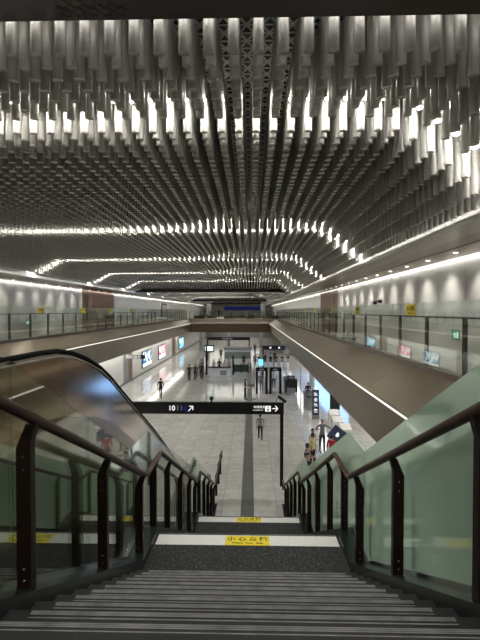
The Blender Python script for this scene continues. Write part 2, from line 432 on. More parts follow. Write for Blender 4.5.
# downlights
def make_downlight(m_emit):
    t = empty('downlight')
    MB().tube([(0, 0, -.006), (0, 0, .03)], [.075, .07], M['white'], 14).build('bezel', t)
    MB().cyl((0, 0), .055, -.009, -.004, m_emit, 12).build('lens', t)
    return t
M['dl'] = emis('downlight_lens', (1, .96, .88), 6.0)
proto = None
for side, x, zs, y0, sp, n in (('right', 5.23, ZSR, 8.0, 1.78, 38), ('left', -12.55, ZSL, 16.0, 1.9, 33)):
    for k in range(n):
        if proto is None: proto = make_downlight(M['dl']); o = proto
        else: o = copy_tree(proto)
        y = y0 + sp * k
        o.location = (x, y, zs)
        tag(o, 'small round downlight in the %s gallery soffit, one of its long row' % side, 'downlight', 'downlights over the %s gallery' % side)
        ld = bpy.data.lights.new('downlight_beam', 'SPOT'); ld.energy = 26; ld.spot_size = math.radians(84); ld.spot_blend = 1.0; ld.shadow_soft_size = .04; ld.color = (1, .95, .86)
        lo = bpy.data.objects.new('downlight_beam', ld); C.objects.link(lo); lo.parent = o; lo.location = (0, 0, -.03); lo.rotation_euler = (0, (-0.42 if side == 'right' else 0.42), 0)

# ------------------------------------------------------------------ hanging tube ceiling
TOP = 4.6; RT = 0.054; DX = 0.24
def bottom(x, y, y1):
    z = 3.885
    z = min(z, z - .72 * (x - 2.1), z - .5 * (-9.2 - x))
    z = max(z, 2.95 if x > 0 else 3.2)
    return min(z, max(3.42, 3.885 - .20 * (y - (y1 - 2.4))))
xs = [-3.48 + DX * k for k in range(-30, 30) if -10.6 <= -3.48 + DX * k <= 3.52]
LR = [6.06 + 7.92 * k for k in range(5)]
LR2 = [47.0 + 7.92 * k for k in range(5)]
tubes = []
y = 4.38
while y < 41.8:
    for x in xs:
        if min(abs(y - l) for l in LR) > .1: tubes.append((x, y, bottom(x, y, 41.8)))
    y = round(y + DX, 4)
# the near tubes in view, each its own object
def tube_mesh():
    mb = MB(); n = 20
    R = lambda r, z: [(r * math.cos(2 * PI * k / n), r * math.sin(2 * PI * k / n), z) for k in range(n)]
    rings = R(RT, 1.0) + R(RT, .006) + R(RT - .004, 0) + R(RT - .010, 0) + R(RT - .012, .012)
    fs = []
    for i in range(4):
        for k in range(n): fs.append((i * n + k, i * n + (k + 1) % n, (i + 1) * n + (k + 1) % n, (i + 1) * n + k)[::-1])
    fs.append(tuple(range(4 * n, 5 * n))[::-1])
    mb.add(rings, fs, M['tube'])
    me = mb.mesh('ceiling_tube', True); me.set_sharp_from_angle(angle=math.radians(35))
    return me
CAMX, CAMZ = 0.05, 1.40
def in_view(x, y, z):
    px = 251 + 450 * (x - CAMX) / y; py = 311 - 450 * (z - CAMZ) / y
    return -8 < px < 488 and py > 18
near, rest = [], []
for t in tubes:
    (near if len(near) < 300 and in_view(*t) else rest).append(t)
tm = tube_mesh()
for i, (x, y, z) in enumerate(near):
    o = bpy.data.objects.new('ceiling_tube', tm); C.objects.link(o)
    o.location = (x, y, z); o.scale = (1, 1, TOP - z)
    tag(o, 'round aluminium tube hanging among the nearest rows of the ceiling', 'tube', 'aluminium tubes hanging in the nearest ceiling rows')
def tube_field(name, pts, n, label):
    ring = np.array([(RT * math.cos(2 * PI * (k + .5) / n), RT * math.sin(2 * PI * (k + .5) / n)) for k in range(n)])
    P = np.array(pts); m = len(P)
    V = np.zeros((m, 2 * n, 3))
    V[:, :n, :2] = P[:, None, :2] + ring; V[:, n:, :2] = P[:, None, :2] + ring
    V[:, :n, 2] = P[:, 2:3]; V[:, n:, 2] = TOP
    base = []
    for k in range(n): base.append((k, (k + 1) % n, n + (k + 1) % n, n + k))
    faces = []
    for i in range(m):
        o = i * 2 * n
        faces += [tuple(o + q for q in f) for f in base]
        faces.append(tuple(o + q for q in range(n))[::-1])
    me = bpy.data.meshes.new(name); me.from_pydata(V.reshape(-1, 3).tolist(), [], faces); me.materials.append(M['tube'])
    sm = ([True] * n + [False]) * m
    me.polygons.foreach_set('use_smooth', sm); me.update(); me.set_sharp_from_angle(angle=math.radians(70))
    o = bpy.data.objects.new(name, me); C.objects.link(o)
    return tag(o, label, 'tubes', None, 'stuff')
tube_field('hanging_tubes', rest, 10, 'thousands of aluminium tubes hanging from the ceiling of the hall')
far = []
y = 43.2
while y < 80.8:
    far += [(x, y, bottom(x, y, 80.8)) for x in xs if min(abs(y - l) for l in LR2) > .13]
    y += DX
y = 82.2
while y < 117.8:
    far += [(x, y, bottom(x, y, 117.8)) for x in xs[::2]]; y += .48
tube_field('distant_hanging_tubes', far, 6, 'aluminium tubes hanging beyond the first dark ceiling beam')

# lamps between the tubes: short tube with a bright lens
def lamp_mesh():
    mb = MB(); n = 12
    mb.tube([(0, 0, 0), (0, 0, 1.0)], .05, M['lamphouse'], n)
    P = lambda r, z: [(r * math.cos(2 * PI * k / n), r * math.sin(2 * PI * k / n), z) for k in range(n)]
    mb.add(P(.046, 0) + P(.030, -.026), [tuple(range(n, 2 * n))[::-1]] + [(k, n + k, n + (k + 1) % n, (k + 1) % n) for k in range(n)], M['lens'])
    return mb.mesh('ceiling_lamp')
lm = lamp_mesh()
names = ['first', 'second', 'third', 'fourth', 'fifth']
cnt = 0
for r_, yl in enumerate(LR):
    for x in xs:
        z = bottom(x, yl, 41.8) + .335
        cnt += 1
        o = bpy.data.objects.new('ceiling_lamp', lm); C.objects.link(o); o.location = (x, yl, z); o.scale = (1, 1, TOP - z)
        tag(o, 'small bright lamp between the ceiling tubes in the %s row of lamps from the stairs' % names[r_], 'lamp', 'lamps in the %s ceiling row' % names[r_])
fm = MB()
for yl in LR2:
    for x in xs[::2]:
        z = bottom(x, yl, 80.8) + .335
        fm.tube([(x, yl, z), (x, yl, TOP)], .05, M['lamphouse'], 6)
        fm.add([(x + .06 * math.cos(2 * PI * k / 6), yl + .06 * math.sin(2 * PI * k / 6), z - .004) for k in range(6)], [tuple(range(6))[::-1]], M['lens'])
tag(fm.build('distant_ceiling_lamps'), 'rows of bright lamps beyond the first dark ceiling beam', 'lamps', None, 'stuff')

# ------------------------------------------------------------------ staircase
prof = [(1.98, 0.0)]          # nosing line: list of (y, z) steps
steps = []                    # treads (y_back, y_front, z)
for k in range(1, 11): steps.append((1.98 + .29 * (k - 1), 1.98 + .29 * k, -.1455 * k))
Z1 = -1.6
land1 = (4.88, 6.0, Z1)
r2 = (1.905) / 13
fl2 = [(6.0 + .29 * (j - 1), 6.0 + .29 * j, Z1 - r2 * j) for j in range(1, 13)]
Z2 = Z1 - 1.905
land2 = (9.48, 10.65, Z2)
r3 = (Z2 - CF) / 16
fl3 = [(10.65 + .29 * (j - 1), 10.65 + .29 * j, Z2 - r3 * j) for j in range(1, 16)]
SW = 1.20; ST = 1.075
sr = empty('staircase'); sr['kind'] = 'structure'; sr['label'] = 'black granite staircase down to the concourse with pale anti-slip stripes'; sr['category'] = 'staircase'
def tread(mb, y0, y1, z, zprev, kind):
    mb.add([(-SW, y0, zprev), (SW, y0, zprev), (SW, y0, z), (-SW, y0, z)], [(3, 2, 1, 0)], M['granite'])   # riser behind
    mb.add([(-SW, y0, z), (SW, y0, z), (SW, y1, z), (-SW, y1, z)], [(0, 1, 2, 3)], M['granitemat'] if kind == 'land' else M['granite'])
    e = .0015
    if kind == 'step':
        for a in (.006, .017, .028, .054):
            mb.box((-ST, y1 - a - .007, z), (ST, y1 - a, z + e), M['stripe'])
    else:
        mb.box((-1.18, y1 - .30, z), (1.18, y1 - .045, z + e), M['band'])
        mb.box((-1.18, y1 - .018, z), (1.18, y1 - .008, z + e), M['stripe'])
def flight(name, seq, ztop, kinds):
    mb = MB(); zp = ztop
    for (a, b, z), k in zip(seq, kinds): tread(mb, a, b, z, zp, k); zp = z
    return mb.build(name, sr)
top = MB()
for a in (.006, .017, .028, .054): top.box((-ST, 1.98 - a - .007, 0), (ST, 1.98 - a, .0015), M['stripe'])
top.box((-SW, .4, 0), (SW, 1.979, .0010), M['granite']); top.build('top_nosing', sr)
flight('upper_flight', steps, 0.0, ['step'] * 10)
flight('upper_landing', [land1], steps[-1][2], ['land'])
flight('middle_flight', fl2, Z1, ['step'] * 12)
flight('lower_landing', [land2], fl2[-1][2], ['land'])
flight('lower_flight', fl3, Z2, ['step'] * 15)
lst = MB().add([(-SW, 15.0, fl3[-1][2]), (SW, 15.0, fl3[-1][2]), (SW, 15.0, CF), (-SW, 15.0, CF)], [(0, 1, 2, 3)], M['granite']); lst.build('last_riser', sr)
curbT = [(.5, .06), (1.98, .06), (5.2, -1.52), (6.0, -1.52), (9.7, -3.42), (10.65, -3.42), (15.0, -5.70), (16.5, -5.72)]
for s in (-1, 1):
    poly = [(y, z) for y, z in curbT] + [(16.5, CF + .001), (.5, CF + .001)]
    poly = [(y, z) for y, z in curbT] + [(16.5, CF + .001), (10, CF + .001), (1.99, -2.6), (1.99, -.36), (.5, 0.001)]
    MB().prism(poly[::-1], 'x', s * SW, s * 1.52, M['curb']).build('curb', sr)

# warning stickers on the landings
def floor_sticker(y, z, w, h, label):
    t = thing('floor_sticker', label, 'sticker', (.005, y, z))
    MB().box((-w / 2, -h / 2, 0), (w / 2, h / 2, .003), M['yellow']).build('backing', t)
    lettering('小 心 台 阶', .105, (0, .035, .0035), (0, 0, 0), M['ink'], t, 'lettering', bold=.002, ext=.0005, sx=1.05)
    lettering('Watch  Your  Step', .048, (0, -.062, .0035), (0, 0, 0), M['ink'], t, 'small_lettering', bold=.001, ext=.0005, sx=1.1)
floor_sticker(5.815, Z1 + .0015, .57, .235, 'yellow warning sticker on the white band of the nearer, upper landing')
floor_sticker(10.475, Z2 + .0015, .57, .235, 'yellow warning sticker on the white band of the lower landing further down')

# ------------------------------------------------------------------ stair balustrades
railP = [(.6, 1.10), (1.94, 1.10), (5.52, -.64), (6.42, -.64), (10.75, -2.72), (11.45, -2.72), (16.2, -4.90)]
glasT = [(.6, 1.09), (2.72, 1.09), (5.42, -.29), (6.30, -.29), (10.85, -2.36), (11.5, -2.36), (16.2, -4.56), (16.4, -4.56)]
postY = [1.25, 2.58, 3.98, 5.28, 6.08, 7.2, 8.45, 9.65, 10.7, 11.6, 12.8, 14.0, 15.2, 16.2]
def smooth_path(pts, s, x):
    return [(x, y, z) for y, z in pts]
def stair_rail(s, gm, label):
    r = thing('stair_railing', label, 'railing', (0, 1.25, 0)); o = Vector((0, -1.25, 0))
    xh = s * 1.25; xp = s * 1.335; xg = s * 1.43
    pts = list(railP)
    py = [1.25, 2.65, 4.05, 5.38, 6.16, 7.19, 8.5, 9.7, 10.7, 11.6, 12.8, 14.0, 15.2, 16.2] if s < 0 else [1.2, 2.43, 3.84, 5.18, 6.02, 7.1, 8.4, 9.6, 10.6, 11.5, 12.7, 13.9, 15.1, 16.2]
    if s < 0: pts += [(17.2, -4.85), (19.8, -4.80)]; py += [17.4, 18.6, 19.7]
    else: pts += [(16.7, -4.92)]
    path = [Vector((xh, y, z)) for y, z in pts]
    path += [path[-1] + Vector((0, .07, -.05)), path[-1] + Vector((0, .08, -.28)), path[-1] + Vector((0, -.02, -.33))]
    # soften the bends
    soft = [path[0]]
    for a, b, c in zip(path, path[1:], path[2:]):
        l = min(.07, (b - a).length * .4, (c - b).length * .4)
        soft += [b + (a - b).normalized() * l, b, b + (c - b).normalized() * l]
        soft[-2] = (soft[-3] + soft[-1] + b * 2) / 4
    soft.append(path[-1])
    MB().tube([p + o for p in soft], .034, M['rail'], 14).build('handrail', r, True)
    for y in py:
        zb = interp(curbT, y) if y < 16.4 else CF
        zt = interp(pts, y)
        mb = MB()
        x0, x1 = sorted((s * 1.258, s * 1.345))
        mb.box((x0, y - 1.25 - .03, zb - .02), (x1, y - 1.25 + .03, zt - .20), M['post'])
        sh = zt - .20
        a = [(s * 1.345, sh), (s * 1.345, sh + .03), (s * 1.285, zt - .025), (s * 1.225, zt - .025), (s * 1.258, sh + .06), (s * 1.258, sh)]
        if s > 0: a = a[::-1]
        mb.prism(a, 'y', y - 1.25 - .03, y - 1.25 + .03, M['post'])
        p = mb.build('post', r)
        for zz in (zb + .06, zb + .13, sh - .02, sh - .10):
            MB().ball((s * 1.302, y - 1.25 - .031, zz), .008, M['steel'], 6, 4).build('bolt', p)
    ys = [.6] + [a for a in (1.32, 2.72, 4.02, 5.42, 6.30, 7.30, 8.55, 9.75, 10.85, 11.6, 12.8, 14.0, 15.2, 16.4)]
    for a, b in zip(ys, ys[1:]):
        tp = cut(glasT, a + .006, b - .006); bt = cut([(y, z - .02) for y, z in curbT], a + .006, b - .006)
        poly = [(y - 1.25, z) for y, z in bt + tp[::-1]]
        MB().prism(poly, 'x', xg - .009, xg + .009, gm).build('glass_panel', r)
    sh_ = MB()
    bt = cut(curbT, .6, 16.4)
    sh_.prism([(y - 1.25, z) for y, z in bt] + [(y - 1.25, z + .035) for y, z in bt[::-1]], 'x', xg - .022, xg - .012, M['silver'])
    sh_.prism([(y - 1.25, z) for y, z in bt] + [(y - 1.25, z + .035) for y, z in bt[::-1]], 'x', xg + .012, xg + .022, M['silver'])
    sh_.build('glass_shoe', r)
    return r
stair_rail(-1, M['glassL'], 'brown stair handrail on dark posts with clear green glass, on the escalator side')
stair_rail(1, M['glassR'], 'brown stair handrail on dark posts with milky pale green glass')

# ------------------------------------------------------------------ gallery balustrades
def gallery_rail(x, s, ys, label, name='gallery_balustrade'):
    r = thing(name, label, 'balustrade', (x, ys[0], 0)); y0 = ys[0]
    L = ys[-1] - y0
    MB().box((-.045, 0, 1.235), (.045, L, 1.275), M['blackframe']).build('top_rail', r)
    for y in ys:
        mb = MB()
        mb.box((-.03, y - y0 - .06, .05), (.03, y - y0 + .06, 1.15), M['blackframe'])
        mb.prism([(y - y0 - .05, 1.15), (y - y0 + .05, 1.15), (y - y0 + .075, 1.235), (y - y0 - .03, 1.235)], 'x', -.03, .03, M['blackframe'])
        mb.build('post', r)
    for a, b in zip(ys, ys[1:]):
        MB().box((-s * .06 - .008, a - y0 + .01, .04), (-s * .06 + .008, b - y0 - .01, 1.62), M['glass']).build('glass_panel', r)
    return r
ysr = [5.36 + 2.02 * k for k in range(37)]
ysl = [14.9 + 2.02 * k for k in range(33)]
gallery_rail(XR + .1, 1, ysr, 'black railed glass balustrade along the right upper gallery')
gallery_rail(XL - .1, -1, ysl, 'black railed glass balustrade along the left upper gallery')
r = thing('bridge_balustrade', 'glass balustrade along the far bridge across the hall', 'balustrade', (-11.0, YB + .8, 0))
MB().box((0, -.03, 1.235), (15.2, .03, 1.275), M['blackframe']).build('top_rail', r)
for k in range(9): MB().box((k * 1.9 - .04, -.03, 0), (k * 1.9 + .04, .03, 1.235), M['blackframe']).build('post', r)
for k in range(8): MB().box((k * 1.9 + .03, -.068, .03), (k * 1.9 + 1.87, -.052, 1.6), M['glass']).build('glass_panel', r)

# yellow stickers on the gallery glass, every third panel
def glass_sticker(x, s, y, label, grp):
    t = thing('glass_sticker', label, 'sticker', (x - s * .0715, y, 1.43), 0, grp)
    MB().box((-.003, -.37, -.15), (.003, .37, .15), M['yellow']).build('backing', t)
    lettering('当心玻璃', .15, (-s * .004, 0, .03), (PI / 2, 0, -s * PI / 2), M['ink'], t, bold=.003, ext=.0005)
    lettering('Caution Glass', .07, (-s * .004, 0, -.085), (PI / 2, 0, -s * PI / 2), M['ink'], t, 'small_lettering', ext=.0005)
ordn = ['nearest', 'second nearest', 'third nearest', 'fourth nearest', 'fifth nearest', 'sixth nearest']
for k, y in enumerate((12.4, 18.5, 24.6, 30.6, 36.7)):
    glass_sticker(XR + .1, 1, y, 'yellow warning sticker on the right gallery glass, %s along the rail' % ordn[k], None)
for k, y in enumerate((24.0, 30.1, 36.1, 42.2)):
    glass_sticker(XL - .1, -1, y, 'yellow warning sticker on the left gallery glass, %s along the rail' % ordn[k], None)

# exit signs low on the gallery walls
def exit_sign(x, s, y, z, label):
    t = thing('exit_sign', label, 'sign', (x - s * .02, y, z), 0)
    MB().box((-.015, -.24, -.14), (.015, .24, .14), M['grey']).build('case', t)
    MB().box((-s * .018 - .004, -.22, -.12), (-s * .018 + .004, .22, .12), M['green']).build('face', t)
    f = MB(); X = -s * .024
    f.ball((X, -s * .0 + .03, .075), .022, M['signwhite'], 6, 4, (.2, 1, 1))
    for a, b in (((.03, .05), (-.01, -.02)), ((-.01, -.02), (.05, -.09)), ((-.01, -.02), (-.07, -.07)), ((.02, .03), (.08, .0)), ((.02, .03), (-.05, .02))):
        f.tube([(X, a[0], a[1]), (X, b[0], b[1])], .012, M['signwhite'], 4)
    f.box((X - .002, -.2, -.09), (X + .002, -.12, .09), M['signwhite'])
    f.build('running_figure', t)
exit_sign(XWR, 1, 13.0, .72, 'small green exit sign low on the right gallery wall')
exit_sign(XWL, -1, 26.4, .72, 'small green exit sign low on the left gallery wall')
for k, (y, z) in enumerate(((21.2, 1.78), (20.4, 1.83))):
    t = thing('wall_camera', ('small black box hung on the right gallery wall, the farther of two', 'small black box hung on the right gallery wall, the nearer of two')[k], 'camera', (XWR - .02, y, z))
    MB().box((-.14, -.12, -.07), (0, .12, .07), M['black']).build('housing', t)
    MB().box((-.02, -.05, .07), (.0, .05, .12), M['grey']).build('bracket', t)

# ------------------------------------------------------------------ escalator
EN, EF = -2.20, -3.42
hr = [(-.3, .95), (4.7, .95), (5.15, .935), (5.6, .87), (6.1, .745), (6.6, .575), (7.1, .35), (10.4, -1.40), (14.5, -3.72), (15.2, -4.09), (15.8, -4.36), (16.4, -4.55), (17.0, -4.62), (17.9, -4.62)]
es = thing('escalator', 'bronze sided escalator with black handrail left of the stairs', 'escalator', (EN, -.3, 0)); eo = Vector((-EN, .3, 0))
def offz(p, d): return [(y, z + d) for y, z in p]
stepl = [(y, z - .95) for y, z in hr]
for xc, nm in ((EN, 'n'), (EF, 'f')):
    ys = [-.3, 1.6, 3.5, 5.3, 7.1, 8.9, 10.7, 12.5, 14.3, 16.1, 17.9]
    pb = MB()
    for a, b in zip(ys, ys[1:]):
        tp = cut(offz(hr, -.06), a + .004, b - .004); bt = cut([(y, max(z - 1.02, CF + .02)) for y, z in hr], a + .004, b - .004)
        pb.prism([(y + .3, z) for y, z in bt + tp[::-1]], 'x', xc - .02 - EN, xc + .02 - EN, M['escpanel'])
    pb.build('balustrade_panel', es)
    dense = []
    for a, b in zip(hr, hr[1:]):
        dense.append(a)
    dense.append(hr[-1])
    path = [(xc - EN, y + .3, z) for y, z in dense] + [(xc - EN, 18.35, -4.68), (xc - EN, 18.5, -4.92), (xc - EN, 18.4, -5.18), (xc - EN, 18.1, -5.3)]
    MB().tube(path, .030, M['rubber'], 10).build('handrail', es, True)
    side = 1 if nm == 'n' else -1
    MB().tube([(xc + side * .035 - EN, y + .3, z - .062) for y, z in dense], .010, M['silver'], 6).build('edge_trim', es, True)
tr = MB()
stp = cut([(y, max(z - .80, CF + .03)) for y, z in hr], -.3, 17.9)
und = cut([(y, max(z - 2.05, CF + .004)) for y, z in hr], -.3, 17.9)
for a, b in ((EN + .025, EN + .14), (EF - .14, EF - .025)):
    tr.prism([(y + .3, z) for y, z in [(-.3, CF + .004), (17.9, CF + .004)] + stp[::-1]], 'x', a - EN, b - EN, M['escside'])
tr.prism([(y + .3, z) for y, z in und] + [(y + .3, z + .05) for y, z in und[::-1]], 'x', EF - EN, 0, M['escside'])
tr.build('truss_cladding', es)
sb = MB()
y = 5.0
while y < 16.6:
    z = interp(stepl, y); sb.box((EF + .1 - EN, y + .3, z - .2), (-.1, y + .7, z), M['escstep']); y += .4
sb.box((EF + .1 - EN, 0, -.1), (-.1, 5.3, 0), M['escstep']); sb.box((EF + .1 - EN, 16.9, CF + .0), (-.1, 18.2, CF + .06), M['escstep'])
tag(sb.build('step_band', es), kind='stuff')

# ------------------------------------------------------------------ overhead sign on posts
sg = thing('overhead_sign', 'long black overhead sign on posts crossing the concourse beyond the stairs', 'sign', (1.29, 18.4, CF))
MB().box((-6.6, -.09, 2.98), (.10, .09, 3.46), M['black']).build('sign_box', sg)
for x in (0.02, -6.5):
    MB().box((x - .065, -.05, 0), (x + .065, .05, 2.98), M['blackframe']).build('post', sg)
F = (PI / 2, 0, 0)
lettering('10', .29, (-4.49, -.093, 3.21), F, M['signwhite'], sg, 'gate_number', bold=.002)
lettering('11', .29, (-4.16, -.093, 3.21), F, M['signdim'], sg, 'dim_gate_number', bold=.006)
MB().box((-4.00, -.096, 3.09), (-3.84, -.090, 3.33), M['signnavy']).build('navy_square', sg)
ar = MB()
ar.tube([(-3.80, -.095, 3.10), (-3.62, -.095, 3.30)], .017, M['signwhite'], 4); ar.tube([(-3.77, -.095, 3.30), (-3.61, -.095, 3.30)], .017, M['signwhite'], 4); ar.tube([(-3.62, -.095, 3.31), (-3.62, -.095, 3.14)], .017, M['signwhite'], 4)
ar.build('slanted_arrow', sg)
lettering('电梯服务', .12, (-.90, -.093, 3.275), F, M['signwhite'], sg, 'lettering')
lettering('Accessible Lift', .07, (-.95, -.093, 3.155), F, M['signwhite'], sg, 'small_lettering')
ic = MB().box((-.66, -.097, 3.10), (-.43, -.091, 3.33), M['signwhite'])
ic.box((-.58, -.100, 3.13), (-.50, -.096, 3.22), M['signdim']); ic.ball((-.54, -.099, 3.28), .03, M['signdim'], 8, 4, (1, .1, 1)); ic.build('icon', sg)
ar = MB()
ar.tube([(-.37, -.095, 3.22), (-.14, -.095, 3.22)], .018, M['signwhite'], 4); ar.tube([(-.25, -.095, 3.33), (-.14, -.095, 3.22)], .018, M['signwhite'], 4); ar.tube([(-.25, -.095, 3.11), (-.14, -.095, 3.22)], .018, M['signwhite'], 4)
ar.build('right_arrow', sg)
cm = thing('security_camera', 'black security camera bracketed on the right end of the overhead sign', 'camera', (1.25, 18.4, CF + 3.482))
MB().tube([(-.15, 0, 0), (-.14, 0, .12), (-.08, 0, .21), (-.02, 0, .22)], .02, M['grey'], 6).build('bracket', cm)
Rm = Matrix.Rotation(math.radians(36), 3, 'Y')
MB().box((-.02, -.09, -.05), (.38, .09, .05), M['black'], Rm, (-.08, 0, .22)).build('housing', cm)
cm = thing('security_camera', 'small black dome camera standing on top of the overhead sign near its middle', 'camera', (-1.57, 18.4, CF + 3.46))
MB().cyl((0, 0), .03, 0, .1, M['black'], 8).build('stem', cm); MB().ball((0, 0, .15), .09, M['black'], 10, 7).build('dome', cm)

# ------------------------------------------------------------------ lower left wall: posters, hanging sign
def poster(y0, y1, m, label, k):
    t = thing('light_box', label, 'poster', (-12.35, (y0 + y1) / 2, -4.2)); w = (y1 - y0) / 2
    MB().box((0, -w - .08, -.95), (.10, w + .08, .95), M['blackframe']).build('frame', t)
    MB().box((.10, -w, -.86), (.112, w, .86), m).build('poster_sheet', t)
    if k == 0:
        MB().box((.112, -w, -.86), (.116, w, -.45), M['whitead']).build('white_band', t)
    if k == 1:
        MB().box((.112, -w, -.86), (.116, w, -.35), M['whitead']).build('white_band', t)
poster(50.8, 55.3, M['ad1'], 'large blue lit poster on the lower left wall, nearest of three', 0)
poster(59.8, 64.2, M['ad2'], 'pink and white lit poster on the lower left wall', 1)
poster(76.9, 81.9, M['ad3'], 'light blue lit poster on the lower left wall, farthest of three', 2)
t = thing('hanging_sign', 'small hanging sign jutting from under the left gallery', 'sign', (-10.4, 40.5, -2.76))
MB().box((-.85, -.06, -.17), (.85, .06, .17), M['grey']).build('sign_box', t)
MB().box((.45, -.07, -.18), (.85, .07, .18), M['black']).build('dark_end', t)
for x in (-.6, .5): MB().cyl((x, 0), .02, .17, .36, M['grey'], 6).build('hanger', t)
lettering('出口 10 11', .3, (-.2, -.064, 0), F, M['signwhite'], t, bold=.006)
# added unseen blue panel, put there for its reflection in the escalator side
t = thing('added_blue_panel', 'long blue glowing panel added out of view under the right gallery', 'screen', (7.2, 43, CF))
MB().box((0, -10.2, .2), (.2, 10.2, 2.6), M['blackframe']).build('case', t)
MB().box((-.02, -10.0, .4), (0, 10.0, 2.3), M['blueglow']).build('screen_face', t)

# ------------------------------------------------------------------ security check and counters
def gate(x, y, label):
    t = thing('metal_detector', label, 'metal detector', (x, y, CF))
    for s in (-1, 1):
        MB().box((s * .42 - .09, -.28, 0), (s * .42 + .09, .28, 2.2), M['blackframe']).build('side_panel', t)
    MB().box((-.51, -.26, 2.0), (.51, .26, 2.28), M['blackframe']).build('top_box', t)
    MB().box((-.2, -.275, 2.08), (.2, -.262, 2.2), M['signdim']).build('display', t)
gate(.98, 39.2, 'black walk-through metal detector with the blue screen above it')
gate(2.18, 39.2, 'black walk-through metal detector beside the black scanner')
t = thing('information_screen', 'bright blue screen on a pole above the left metal detector', 'screen', (.93, 40.2, CF))
MB().cyl((0, 0), .03, 0, 2.3, M['grey'], 8).build('pole', t); MB().box((-.24, -.04, 2.28), (.24, .04, 2.92), M['black']).build('case', t)
MB().box((-.21, -.05, 2.31), (.21, -.04, 2.89), M['cyan']).build('screen_face', t)
t = thing('baggage_scanner', 'black baggage scanner cabinet right of the metal detectors', 'scanner', (3.5, 38.8, CF))
MB().box((-.52, -.3, .25), (.52, 1.6, 1.35), M['black']).build('cabinet', t)
MB().box((-.36, -.32, .12), (.36, -.29, .62), M['grey']).build('roller_table', t)
MB().box((-.3, -.1, 1.35), (.3, .3, 1.62), M['black']).build('monitor', t)
MB().box((-.2, -.115, 1.40), (.2, -.10, 1.56), M['signdim']).build('screen_face', t)
for sx in (-.45, .45):
    for sy in (-.2, 1.4): MB().box((sx - .04, sy - .04, 0), (sx + .04, sy + .04, .25), M['grey']).build('leg', t)
t = thing('pipe_gantry', 'thin dark pipe frame arching over the metal detectors', 'frame', (2.1, 41.0, CF))
MB().tube([(-1.75, 0, 0), (-1.75, 0, 2.9), (-1.68, 0, 3.1), (-1.5, 0, 3.2), (1.7, 0, 3.2), (2.5, 0, 2.4), (2.5, 0, 0)], .05, M['grey'], 8).build('pipe', t, True)
t = thing('overhead_sign', 'small black overhead sign on one post beyond the metal detectors', 'sign', (1.35, 48.8, CF))
MB().box((-.08, -.06, 0), (.08, .06, 3.1), M['black']).build('post', t); MB().box((-.08, -.08, 3.0), (2.4, .08, 3.45), M['black']).build('sign_box', t)
for x in (.8, 1.75): MB().box((x - .09, -.085, 3.14), (x + .09, -.08, 3.32), M['signwhite']).build('icon', t)
t = thing('notice_stand', 'slim grey notice stand beside the dark floor strip', 'stand', (.12, 36.8, CF))
MB().box((-.3, -.2, 0), (.3, .2, .05), M['grey']).build('base', t); MB().cyl((0, 0), .035, .05, 1.0, M['grey'], 8).build('pole', t); MB().box((-.26, -.03, .95), (.26, .03, 1.25), M['grey']).build('notice', t)
t = thing('service_counter', 'white service counter with a dark top in mid-concourse', 'counter', (-3.45, 50, CF))
MB().box((-1.2, -.35, .0), (1.2, .35, .88), M['white']).build('body', t); MB().box((-1.3, -.42, .88), (1.3, .42, .98), M['black']).build('top', t); MB().box((.1, -.37, .1), (.8, -.35, .6), M['grey']).build('front_notice', t)
for k, (x, y, h) in enumerate(((-4.95, 50.3, 4.0), (-1.95, 50.3, 2.2))):
    t = thing('slim_pillar', ('tall slim dark pillar at the left end of the white counter', 'short slim dark pillar at the right end of the white counter')[k], 'pillar', (x, y, CF)); MB().box((-.09, -.09, 0), (.09, .09, h if k else 3.4), M['blackframe']).build('shaft', t); MB().box((-.16, -.16, 0), (.16, .16, .06), M['grey']).build('foot', t)
t = thing('monitor_stand', 'pale screen on a pole behind the white counter', 'screen', (-5.0, 54, CF))
MB().cyl((0, 0), .05, 0, 2.3, M['blackframe'], 8).build('pole', t); MB().box((-.6, -.08, 2.25), (.62, .08, 3.1), M['black']).build('case', t); MB().box((-.48, -.09, 2.4), (.5, -.08, 2.95), M['palescreen']).build('screen_face', t)
t = thing('overhead_sign', 'wide black overhead sign far down the concourse below the bridge', 'sign', (-3.2, 64.7, CF))
MB().box((-3.1, -.1, 3.0), (3.1, .1, 3.45), M['black']).build('sign_box', t)
for x in (-3.0, 0.1, 3.0): MB().box((x - .08, -.07, 0), (x + .08, .07, 3.0), M['blackframe']).build('post', t)
MB().box((-.9, -.11, 3.12), (.6, -.1, 3.33), M['signdim']).build('lettering_strip', t)
t = thing('ticket_office', 'pale glazed ticket office behind the dark green panels', 'booth', (-1.7, 60, CF))
MB().box((-1.75, -1.2, 0), (1.75, 1.2, 2.1), M['white']).build('body', t); MB().box((-1.7, -1.22, .95), (1.7, -1.2, 1.85), glassmat('booth_glass', (.7, .85, .78), .5, .1, (.6, .7, .64), .5)).build('front_glass', t)
MB().box((-1.85, -1.3, 2.1), (1.85, 1.3, 2.35), M['grey']).build('roof', t)
t = thing('green_barrier', 'low dark green barrier panels right of the white counter', 'barrier', (-1.0, 52, CF))
MB().box((-.95, -.08, .15), (.75, .08, 1.0), M['greenpanel']).build('panel', t)
for x in (-.9, -.1, .7): MB().box((x - .04, -.1, 0), (x + .04, .1, 1.15), M['blackframe']).build('post', t)
MB().tube([(.75, 0, .05), (.75, 0, 1.25), (1.0, 0, 1.25), (1.0, 0, .05)], .03, M['blackframe'], 6).build('hoop', t)
t = thing('folding_barrier', 'dark slanted barrier left of the white counter', 'barrier', (-5.45, 49.2, CF))
MB().prism([(-.45, .15), (.35, .15), (.35, 1.95), (.05, 2.05), (-.45, .9)], 'y', -.05, .05, M['grey']).build('panel', t)
for x in (-.35, .25): MB().box((x - .04, -.2, 0), (x + .04, .2, .15), M['black']).build('foot', t)
